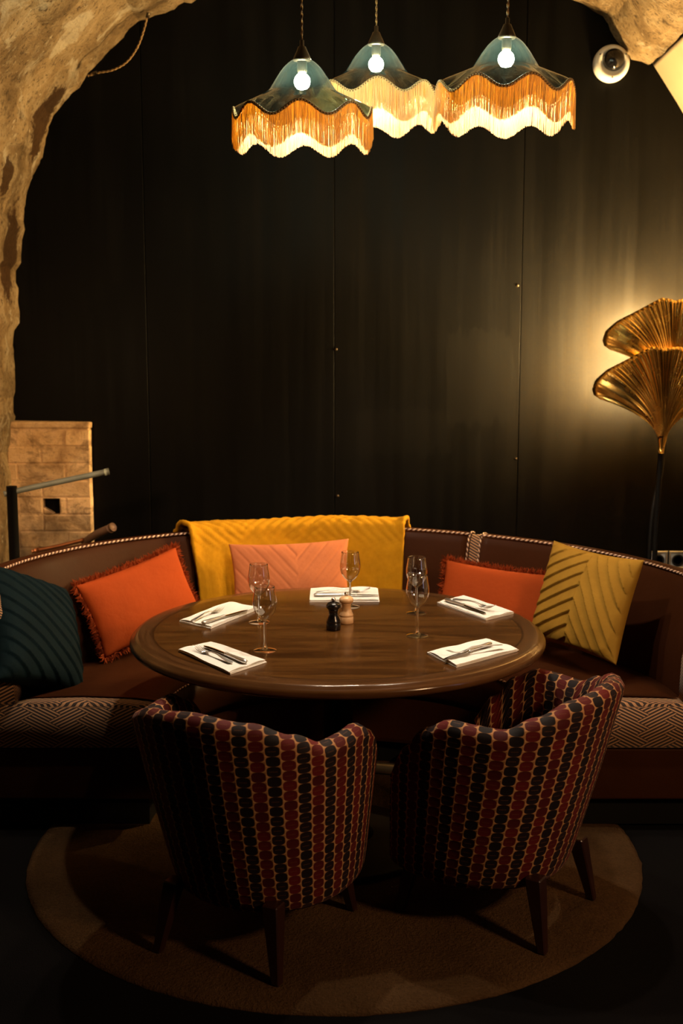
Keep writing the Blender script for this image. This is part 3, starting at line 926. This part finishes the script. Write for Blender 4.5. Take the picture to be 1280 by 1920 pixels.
def saw(x): x = x-math.floor(x); return x
def pl_mustard(u, v):
    mid = .02+.06*v
    if u < mid: a = (v*.5-.42*(u-mid)*.5+.05*(u-mid)**2)*7.0*1.0; a = (v-1.05*(u-mid)*.62)*4.0*.98
    else: a = (v+1.35*(u-mid)+.25*(u-mid)**2)*3.0
    if u < mid: return .010*(1-saw(a))
    return .013*(1-saw(a))
def pl_pink(u, v):
    a = (v*.6+u*1.1)*3.2 if u < .1 else (v*.6-u*1.1)*3.2
    f = saw(a); return -.0035*math.exp(-((f-.5)/.08)**2)+.001*(f-.5)
def pl_teal(u, v):
    a = (v+u*.7)*4.2
    return .008*(1-saw(a))

cush = [
 ('pleated_cushion', 'large dark teal pleated velvet cushion at the left end of the banquette', (-1.085, 3.93, .665), -18, 26, 26, .44, .44, .19, 'teal', pl_teal, None),
 ('fringed_cushion', 'burnt orange linen cushion with a fringed edge, left of the mustard throw', (-.785, 4.40, .672), -50, 20, -12, .48, .30, .13, 'orange', None, 'orange_fringe'),
 ('pleated_cushion', 'salmon pink pleated cushion leaning on the mustard throw', (-.21, 4.66, .70), -86, 20, -2, .50, .33, .13, 'pink', pl_pink, None),
 ('fringed_cushion', 'burnt orange cushion with a fringed edge, between throw and mustard cushion', (.60, 4.47, .645), -118, 22, 3, .47, .30, .12, 'orange', None, 'orange_fringe'),
 ('pleated_cushion', 'square mustard velvet cushion with herringbone pleats on the right', (.892, 4.135, .733), -142, 18, 2, .425, .385, .12, 'mustard', pl_mustard, None),
]
for nm, lb, c, fa, le, ro, w_, h_, t_, mt, pl_, fr_ in cush:
    cushion(nm, lb, c, fa, le, ro, w_, h_, t_, M[mt], pl_, M[fr_] if fr_ else None, 120 if pl_ else 44)

# ------------------------------------------------------------------ throw over the back of the banquette
def build_throw():
    path = [(1.030, .50), (1.035, .56), (1.045, .62), (1.060, .70), (1.075, .77), (1.092, .835), (1.100, .868), (1.108, .895), (1.132, .912), (1.160, .916), (1.19, .910), (1.215, .89), (1.232, .85), (1.236, .78), (1.236, .66)]
    P = spline([(r, z, 0) for r, z in path], 60)
    pL, pR = phi_of(344), phi_of(760)
    nu, nv = 110, 60
    V = []; UV = []
    for i in range(nu):
        u = i/(nu-1)
        for j in range(nv):
            v = j/(nv-1); r, z = P[j].x, P[j].y
            drop = max(0, (.90-z)/.4) if j < 40 else 0
            a = pL+(pR-pL)*u
            a -= drop*.01*(1-u)                       # the left edge slants in towards the bottom
            x, y = a*1.15, z
            # puckered plush: crossed diagonal creases
            f1 = saw((a*1.15*1.0+(z+r)*.9)*22); f2 = saw((a*1.15-(z+r)*.9)*22+.3)
            blk = noise.noise((a*3.1, z*3.3, 2))
            h = .0045*math.exp(-((f1-.5)/.2)**2)*(1 if blk > -.05 else .25)+.0045*math.exp(-((f2-.5)/.2)**2)*(1 if blk < .05 else .25)
            h += .010*noise.noise((a*5, z*4, 5))+.004*noise.noise((a*22, z*22, 5))
            edge = min(u, 1-u)
            h += .012*math.exp(-(edge/.03)**2)
            nrm = -1 if j < 36 else (1 if j > 44 else 0)
            top = 1 if 28 < j < 46 else 0
            Q = bq(r-(h if j < 36 else (-h if j > 46 else 0)), a, z+h*top)
            V.append(Q); UV.append((a*1.15, v))
    o = mesh('throw_blanket', V, [f for f in grid_faces(nu, nv)], M['throw'], None, UV)
    md = o.modifiers.new('thick', 'SOLIDIFY'); md.thickness = .016; md.offset = 0
    return o
finish(build_throw(), 'mustard yellow plush throw draped over the middle of the banquette back', 'blanket')

# ------------------------------------------------------------------ table
TC = Vector((-.012, 3.65, 0)); TZ = .75
tab = empty('round_table', TC, 0, 'round dark walnut dining table laid for five', 'table')
prof = [(0, TZ), (.60, TZ), (.640, TZ), (.652, TZ-.003), (.655, TZ-.008), (.662, TZ-.011), (.668, TZ-.018), (.669, TZ-.026), (.665, TZ-.034), (.655, TZ-.040), (.640, TZ-.044), (.60, TZ-.046), (0, TZ-.046)]
V, F, U = lathe(prof[1:-1], 160)
mesh('tabletop', V, F, M['wood'], tab)
V, F, U = lathe([(.50, TZ-.046), (.50, TZ-.085), (.10, TZ-.11), (.10, TZ-.046)], 64)
mesh('apron', V, F, M['table_dark'], tab)
V, F, U = lathe([(.16, .66), (.075, .60), (.05, .52), (.048, .20), (.06, .10), (.12, .05)], 40)
mesh('pedestal', V, F, M['table_dark'], tab)
V, F, U = lathe([(0, .0135), (.31, .0135), (.315, .02), (.30, .03), (.14, .045), (.08, .06), (0, .06)], 64)
mesh('foot_plate', V, F, M['table_dark'], tab)

# ------------------------------------------------------------------ napkins
def napkin(corners, label, seed):
    """folded paper napkin: three thin layers; corners in order around"""
    cs = [Vector((x, y, 0)) for x, y in corners]
    ctr = sum(cs, Vector())/4
    root = empty('napkin', (ctr.x, ctr.y, TZ), 0, label, 'napkin', 'napkins under the cutlery')
    rnd = random.Random(seed)
    for lay in range(3):
        nu, nv = 16, 10
        q = [c+(ctr-c)*.012*lay*rnd.uniform(.0, 1)+Vector((rnd.uniform(-.003, .003), rnd.uniform(-.003, .003), 0)) for c in cs]
        V = []
        z0 = TZ+.0006+lay*.0028
        for side in (1, 0):
            for i in range(nu):
                for j in range(nv):
                    u = i/(nu-1); v = j/(nv-1)
                    p = (q[0]*(1-u)+q[3]*u)*(1-v)+(q[1]*(1-u)+q[2]*u)*v if False else (q[0]*(1-u)+q[1]*u)*(1-v)+(q[3]*(1-u)+q[2]*u)*v
                    e = max(abs(u-.5), abs(v-.5))*2
                    z = z0+side*.0024+(.0035*lay*max(0, e-.8)/.2*abs(noise.noise((u*2, v*2, seed+lay))))+.0008*noise.noise((u*3, v*3, seed))*lay
                    V.append((p.x, p.y, z))
        n = nu*nv
        F = grid_faces(nu, nv)
        F = F+[tuple(k+n for k in f[::-1]) for f in F]
        ring = [i*nv for i in range(nu)]+[(nu-1)*nv+j for j in range(1, nv)]+[i*nv+nv-1 for i in range(nu-2, -1, -1)]+[j for j in range(nv-2, 0, -1)]
        for a, b in zip(ring, ring[1:]+ring[:1]): F.append((a, a+n, b+n, b))
        o = mesh('fold', V, F, M['napkin_paper'], root, None, True, True)
        bm = bmesh.new(); bm.from_mesh(o.data); bmesh.ops.recalc_face_normals(bm, faces=bm.faces); bm.to_mesh(o.data); bm.free()
        o.data.polygons.foreach_set('use_smooth', [False]*len(o.data.polygons))
    return root
NAP = [
 ([(-.488, 3.349), (-.402, 3.437), (-.218, 3.229), (-.312, 3.102)], 'white folded napkin at the front left place of the table'),
 ([(-.536, 3.717), (-.399, 4.001), (-.290, 3.910), (-.424, 3.629)], 'white folded napkin at the back left place of the table'),
 ([(-.114, 4.231), (.137, 4.240), (.136, 4.030), (-.112, 4.027)], 'white folded napkin at the far place below the pink cushion'),
 ([(.342, 4.001), (.449, 4.108), (.592, 3.842), (.484, 3.740)], 'white folded napkin at the back right place of the table'),
 ([(.254, 3.318), (.451, 3.477), (.530, 3.349), (.327, 3.173)], 'white folded napkin at the front right place of the table'),
]
for k, (c, lb) in enumerate(NAP): napkin(c, lb, k*3+1)

# ------------------------------------------------------------------ cutlery (local: X along the length, tip at +X, lying at z = 0)
def ribbon(samples, n_round=8):
    """samples: (x, halfwidth, halfthick, z) -> oval bar"""
    V = []
    for x, hw, ht, z in samples:
        for k in range(n_round):
            a = 2*PI*k/n_round
            V.append((x, hw*math.cos(a), z+ht*math.sin(a)))
    m = n_round
    F = [f[::-1] for f in grid_faces(len(samples), m, False, True)]
    F.append(tuple(range(m))); F.append(tuple(range((len(samples)-1)*m, len(samples)*m))[::-1])
    return V, F
def make_knife():
    root = empty('knife')
    V, F = ribbon([(-.116, .002, .002, .006), (-.115, .0065, .0048, .006), (-.108, .0090, .0060, .006), (-.09, .0088, .0058, .006), (-.05, .0070, .0050, .006), (-.022, .0058, .0044, .006), (-.014, .0056, .0045, .006), (-.011, .0074, .0060, .006), (-.007, .0074, .0060, .006), (-.004, .0050, .0040, .006)], 12)
    mesh('handle', V, F, M['steel'], root)
    V, F = ribbon([(-.006, .0045, .0022, .006), (.006, .0075, .0016, .0055), (.03, .0088, .0014, .005), (.075, .0092, .0012, .0045), (.100, .0080, .0011, .004), (.115, .0050, .0010, .0035), (.121, .0012, .0008, .003)], 8)
    mesh('blade', V, F, M['blade_steel'], root)
    return root
def make_fork():
    root = empty('fork')
    V, F = ribbon([(-.100, .003, .0011, .0028), (-.097, .0072, .0015, .003), (-.088, .0088, .0017, .0035), (-.06, .0068, .0018, .006), (-.02, .0036, .0022, .0115), (.012, .0032, .0022, .0110), (.030, .0050, .0018, .0065), (.038, .0098, .0016, .004), (.046, .0118, .0014, .0026), (.056, .0120, .0013, .002)], 10)
    mesh('handle', V, F, M['steel'], root)
    t = MB()
    for k in range(4):
        y = -.0096+k*.0064
        V, F = ribbon([(.053, .0021, .0012, .0022), (.065, .0017, .0012, .0024), (.080, .0014, .0011, .0048), (.092, .0012, .0010, .0090), (.102, .0007, .0007, .0140)], 6)
        t.add([Vector((a, b+y*(1 if a < .06 else .98), c)) for a, b, c in V], F)
    t.build('tines', M['steel'], root)
    return root
def copy_tree(o):
    c = o.copy(); COL.objects.link(c)
    for ch in o.children:
        d = ch.copy(); COL.objects.link(d); d.parent = c
    return c
knife0, fork0 = make_knife(), make_fork()
kused = fused = False
def lay(kind, tip, tail, label, z=.0105, pitch=0.0, twist=0.0):
    global kused, fused
    if kind == 'knife': o = copy_tree(knife0) if kused else knife0; kused = True
    else: o = copy_tree(fork0) if fused else fork0; fused = True
    a = Vector(tip); b = Vector(tail); m = (a+b)/2
    o.location = (m.x, m.y, TZ+z)
    yaw = math.atan2(a.y-b.y, a.x-b.x)
    o.rotation_euler = (Matrix.Rotation(yaw, 3, 'Z') @ Matrix.Rotation(-pitch, 3, 'Y') @ Matrix.Rotation(twist, 3, 'X')).to_euler()
    finish(o, label, kind, 'table knives' if kind == 'knife' else 'table forks')
lay('fork', (-.440, 3.345), (-.308, 3.172), 'steel fork lying on the front left napkin')
lay('knife', (-.416, 3.368), (-.268, 3.172), 'steel knife lying on the front left napkin')
lay('fork', (-.405, 3.880), (-.497, 3.675), 'steel fork lying on the back left napkin')
lay('knife', (-.322, 3.845), (-.455, 3.645), 'steel knife lying on the back left napkin')
lay('fork', (.108, 4.165), (-.098, 4.140), 'steel fork lying on the far napkin', .0105)
lay('knife', (.134, 4.082), (-.103, 4.078), 'steel knife lying on the far napkin')
lay('knife', (.485, 3.800), (.372, 4.000), 'steel knife lying on the back right napkin')
lay('fork', (.524, 3.828), (.395, 3.990), 'steel fork crossing the knife on the back right napkin', .0185, .0, .25)
lay('knife', (.290, 3.205), (.458, 3.390), 'steel knife lying on the front right napkin')
lay('fork', (.314, 3.245), (.480, 3.348), 'steel fork crossing the knife on the front right napkin', .0185, .0, .2)

# ------------------------------------------------------------------ wine glasses
def make_glass():
    root = empty('wine_glass')
    H = .197
    outer = [(.0040, .092), (.010, .0955), (.020, .104), (.029, .117), (.0348, .133), (.0365, .147), (.0355, .160), (.0325, .178), (.0300, .197)]
    sm = [(p.x, p.y) for p in spline([(a, b, 0) for a, b in outer], 26)]
    inner = [(max(0.0005, r-.0011), z+.0006) for r, z in sm][::-1]
    inner = [(r, z) for r, z in inner if z > .0965]
    V, F, U = lathe(sm+inner+[(0.0, .0972)], 48)
    mesh('bowl', V, F, M['bowl_glass'], root)
    st = [(0, .0962), (.0095, .0949), (.0050, .089), (.0040, .075), (.0037, .05), (.0040, .025), (.0065, .012), (.0095, .0072), (.0095, .0066), (0, .0066)]
    V, F, U = lathe([(p.x, p.y) for p in spline([(a, b, 0) for a, b in st[1:-1]], 20)], 24)
    mesh('stem', V, F, M['glass'], root)
    ft = [(0, .0004), (.0335, .0004), (.0348, .0012), (.0342, .0020), (.022, .0040), (.011, .0060), (0, .0064)]
    V, F, U = lathe(ft, 48)
    mesh('foot', V, F, M['bowl_glass'], root)
    return root
g0 = make_glass()
GL = [((-.230, 3.36), 'wine glass beside the front left napkin'), ((-.273, 3.72), 'wine glass beside the back left napkin'),
      ((.030, 3.951), 'wine glass in front of the far napkin, behind the mills'), ((.257, 3.852), 'wine glass at the right, the farther of the two in line'),
      ((.240, 3.541), 'wine glass at the right, the nearer of the two in line')]
for k, ((x, y), lb) in enumerate(GL):
    o = g0 if k == 0 else copy_tree(g0)
    o.location = (x, y, TZ); o.rotation_euler = (0, 0, k*.7)
    finish(o, 'empty clear '+lb, 'glass', 'wine glasses on the table')

# ------------------------------------------------------------------ mills
def mill(x, y, mat, label):
    root = empty('pepper_mill', (x, y, TZ), 0, label, 'mill', 'salt and pepper mills')
    V, F, U = lathe([(0, .0), (.0225, 0), (.0235, .003), (.0235, .022), (.0225, .0235), (.0225, .025), (.0235, .0265), (.0225, .031), (.0185, .040), (.0155, .048), (.0145, .056), (.0155, .064), (.0175, .067)], 36)
    mesh('body', V, F, mat, root)
    V, F, U = lathe([(.0175, .0675), (.0195, .0695), (.0230, .073), (.0240, .078), (.0225, .084), (.0180, .0885), (.0105, .0915), (.0075, .0925), (0, .0925)], 36)
    head_o = mesh('head', V, F, mat, root)
    V, F, U = lathe([(.004, .092), (.004, .0945), (.0065, .0955), (.0075, .099), (.0068, .1025), (.004, .105), (0, .1055)], 20)
    mesh('knob', V, F, M['chrome'], head_o)
mill(-.026, 3.622, M['mill_black'], 'small black wooden pepper mill in the middle of the table')
mill(.016, 3.712, M['mill_beech'], 'small pale beech salt mill just behind the black mill')

# ------------------------------------------------------------------ tub chairs
def make_chair(loc, fwd, label):
    yaw = math.atan2(fwd[1], fwd[0])-PI/2
    root = empty('tub_chair', (loc[0], loc[1], .012), yaw, label, 'chair', 'patterned tub chairs at the near side of the table')
    A, B = .325, .345
    hz = [(0, .745), (30, .728), (50, .690), (65, .655), (80, .660), (92, .664), (106, .628), (118, .56), (130, .47)]
    PH = 128
    nu = 88
    prof_t = 34
    z0 = .152
    V = []; UV = []
    for i in range(nu):
        ph = -PH+2*PH*i/(nu-1); a = math.radians(ph); H = lerp_table(hz, abs(ph))-.012
        ex = 2.15
        def plan(sc, dr, sh=0.0):
            c, s_ = math.cos(a), math.sin(a)
            rr = 1/((abs(s_)**ex+abs(c)**ex)**(1/ex))
            return ((A*sc-dr)*rr*s_, -(B*sc-dr)*rr*c+sh)
        loop = []
        # outer: bottom to rim
        zs = [(0, .70), (.0, .755), (.012, .785), (.035, .808), (.09, .835), (.18, .870), (.28, .910), (.38, .948), (.46, .976)]
        top = H-z0
        for dz, sc in zs:
            k = min(1, top/.55)
            loop.append((plan(sc, 0, .075*(1-dz/.55)**1.15), z0+dz*top/.56))
        th = .062
        loop += [(plan(.992, 0), H-.045), (plan(1.0, .000), H-.025), (plan(1.0, .010), H-.008), (plan(1.0, .028), H), (plan(1.0, .046), H-.005), (plan(1.0, .058), H-.020)]
        loop += [(plan(.99, .064), H-.05), (plan(.97, .066), max(.36, H-.12)), (plan(.94, .070), max(.34, H-.2)), (plan(.90, .075), .33), (plan(.88, .08), .30)]
        L = 0; prev = None
        for (xy, z) in loop:
            P = Vector((xy[0], xy[1], z-.012+.012))
            if prev is not None: L += (P-prev).length
            prev = P
            V.append(P); UV.append((a*.335, L))
    m = len(loop)
    F = [f[::-1] for f in grid_faces(nu, m)]
    # close the two front ends
    F.append(tuple(range(m))); F.append(tuple(range((nu-1)*m, nu*m))[::-1])
    o = mesh('shell', V, F, M['chair'], root, UV)
    # rope seam just under the outer rim
    # seat cushion
    V = []; UV = []
    n = 56
    rings = [(.0, .405), (.55, .412), (.80, .405), (.93, .385), (.98, .36), (.90, .20), (.80, .178), (0, .175)]
    for f, z in rings:
        for i in range(n):
            a = 2*PI*i/n; c, s_ = math.cos(a), math.sin(a)
            rr = 1/((abs(s_)**3+abs(c)**3)**(1/3))
            V.append((f*.225*rr*c, .085+f*.205*rr*s_, z)); UV.append((f*.25*c+.7, f*.25*s_))
    F = []
    for k in range(len(rings)-1):
        for i in range(n): F.append((k*n+i, (k+1)*n+i, (k+1)*n+(i+1) % n, k*n+(i+1) % n))
    mesh('seat', V, F, M['chair'], root, UV)
    for sx in (-1, 1):
        for sy in (-1, 1):
            top = Vector((sx*.155, sy*.185, .20)); bot = Vector((sx*.187, sy*.225, 0))
            V = []
            for p, w_ in ((top, .026), (top.lerp(bot, .15), .025), (bot, .0135)):
                for dx, dy in ((-1, -1), (1, -1), (1, 1), (-1, 1)):
                    V.append((p.x+dx*w_*.9, p.y+dy*w_*.9, p.z))
            F = [(0, 1, 2, 3)]
            for k in range(2):
                for i in range(4): F.append((4*k+i, 4*k+4+i, 4*k+4+(i+1) % 4, 4*k+(i+1) % 4))
            F.append((8, 11, 10, 9))
            bm = bmesh.new()
            vs = [bm.verts.new(v) for v in V]
            for f in F: bm.faces.new([vs[i] for i in f])
            bmesh.ops.recalc_face_normals(bm, faces=bm.faces)
            bmesh.ops.bevel(bm, geom=bm.edges[:], offset=.0035, segments=1, affect='EDGES')
            me = bpy.data.meshes.new('leg'); bm.to_mesh(me); bm.free(); me.materials.append(M['chair_leg'])
            lg = bpy.data.objects.new('leg', me); COL.objects.link(lg); lg.parent = root
    return root
make_chair((-.235, 3.065), (.445, .896), 'maroon and navy patterned tub chair at the near left of the table')
make_chair((.462, 3.215), (-.84, .54), 'maroon and navy patterned tub chair at the near right, turned to the left')

# ------------------------------------------------------------------ pendant lamps
def make_pendant(loc, R0, rot, tilt, seed, label, ceil_z):
    """loc: foot of the cap (top of the glass)"""
    root = empty('pendant_lamp', loc, 0, label, 'lamp', 'fringed pendant lamps over the table')
    k = R0/.21
    root.rotation_euler = (tilt, 0, rot)
    n = 192
    N8 = 8
    def wave(a): return (.019)*math.cos(N8*a)*k
    prof = [(.020, .0), (.036, -.008), (.053, -.022), (.068, -.040), (.081, -.059), (.092, -.076), (.102, -.090), (.112, -.098), (.130, -.108), (.155, -.123), (.180, -.138), (.198, -.150), (.210, -.160)]
    prof = [(p.x, p.y) for p in spline([(a, b, 0) for a, b in prof], 40)]
    V = []
    for r, z in prof:
        f = max(0, (r-.10)/.11)
        for i in range(n):
            a = 2*PI*i/n
            V.append((r*k*math.cos(a)*(1+.0*f), r*k*math.sin(a), z*k+wave(a)*f**1.3))
    F = [f[::-1] for f in grid_faces(len(prof), n, False, True)]
    shade_o = mesh('glass_shade', V, F, M['shade_glass'], root)
    # braid along the rim
    rim = [Vector(((.2115*k)*math.cos(2*PI*i/n), .2115*k*math.sin(2*PI*i/n), -.160*k+wave(2*PI*i/n))) for i in range(n+1)]
    V, F, U = tube(rim, .0040, 7, False)
    mesh('braid', V, F, M['gimp'], shade_o, U)
    # fringe: fine threads in two rows
    rnd = random.Random(seed)
    mb = MB(); NS = 2100
    for s_ in range(NS):
        a = 2*PI*(s_+rnd.uniform(-.35, .35))/NS
        r = (.2125+rnd.uniform(-.0018, .0022))*k
        zt = -.160*k+wave(a)-.001; L = (.091+rnd.uniform(-.0025, .0035))*k
        hw = rnd.uniform(.00042, .00068)*k
        sway = rnd.uniform(-.010, .010); out = rnd.uniform(-.003, .004)
        ca, sa = math.cos(a), math.sin(a)
        pts = []
        for t in (0, .5, 1):
            aa = a+sway*t*t*.6
            rr = r+out*t
            c = Vector((rr*math.cos(aa), rr*math.sin(aa), zt-L*t))
            tg = Vector((-sa, ca, 0)); nr = Vector((ca, sa, 0))
            pts += [c-tg*hw, c+nr*hw*.9, c+tg*hw]
        mb.add(pts, [(0, 1, 4, 3), (1, 2, 5, 4), (3, 4, 7, 6), (4, 5, 8, 7)], [(s_*.137, 0)]*9)
    f = mb.build('fringe', M['fringe'], root, False); f['kind'] = 'stuff'
    V, F, U = lathe([(.0262*k, -.007*k), (.0275*k, -.002*k), (.0235*k, .008*k), (.0165*k, .022*k), (.0115*k, .034*k), (.0075*k, .036*k), (.0065*k, .037*k), (.0065*k, .052*k), (.004*k, .054*k)], 28)
    mesh('cap', V, F, M['dark_bronze'], root)
    V, F, U = lathe([(.013*k, -.002*k), (.015*k, -.006*k), (.015*k, -.034*k), (.0125*k, -.044*k), (.0, -.044*k)], 20)
    hold_o = mesh('lamp_holder', V, F, M['dark_bronze'], root)
    V, F, U = lathe([(.0115*k, -.0435*k), (.0165*k, -.0475*k), (.0225*k, -.0555*k), (.0248*k, -.0660*k), (.0225*k, -.0765*k), (.0150*k, -.0865*k), (0, -.0905*k)], 24)
    mesh('bulb', V, F, M['bulb'], hold_o)
    for d in (0, PI):
        pts = []
        nn = 130
        for i in range(nn):
            z = .050*k+(ceil_z-loc[2]-.050*k)*i/(nn-1); q = i*.9+d
            pts.append((.0017*math.cos(q), .0017*math.sin(q), z))
        V, F, U = tube(pts, .0021, 6); mesh('cord', V, F, M['cord'], root, U)
    return root
pl_ = at_y(566, 110, 3.45); pc_ = at_y(705, 81, 3.88); pr_ = at_y(950, 68, 3.47)
make_pendant(pl_, .199, math.radians(0), .085, 11, 'fringed smoked glass pendant lamp, the leftmost and lowest of the three', 3.37)
make_pendant(pc_, .207, math.radians(0), .05, 12, 'fringed smoked glass pendant lamp hanging farthest back between the other two', 3.38)
make_pendant(pr_, .199, math.radians(14), .05, 13, 'fringed smoked glass pendant lamp, the rightmost of the three', 3.33)
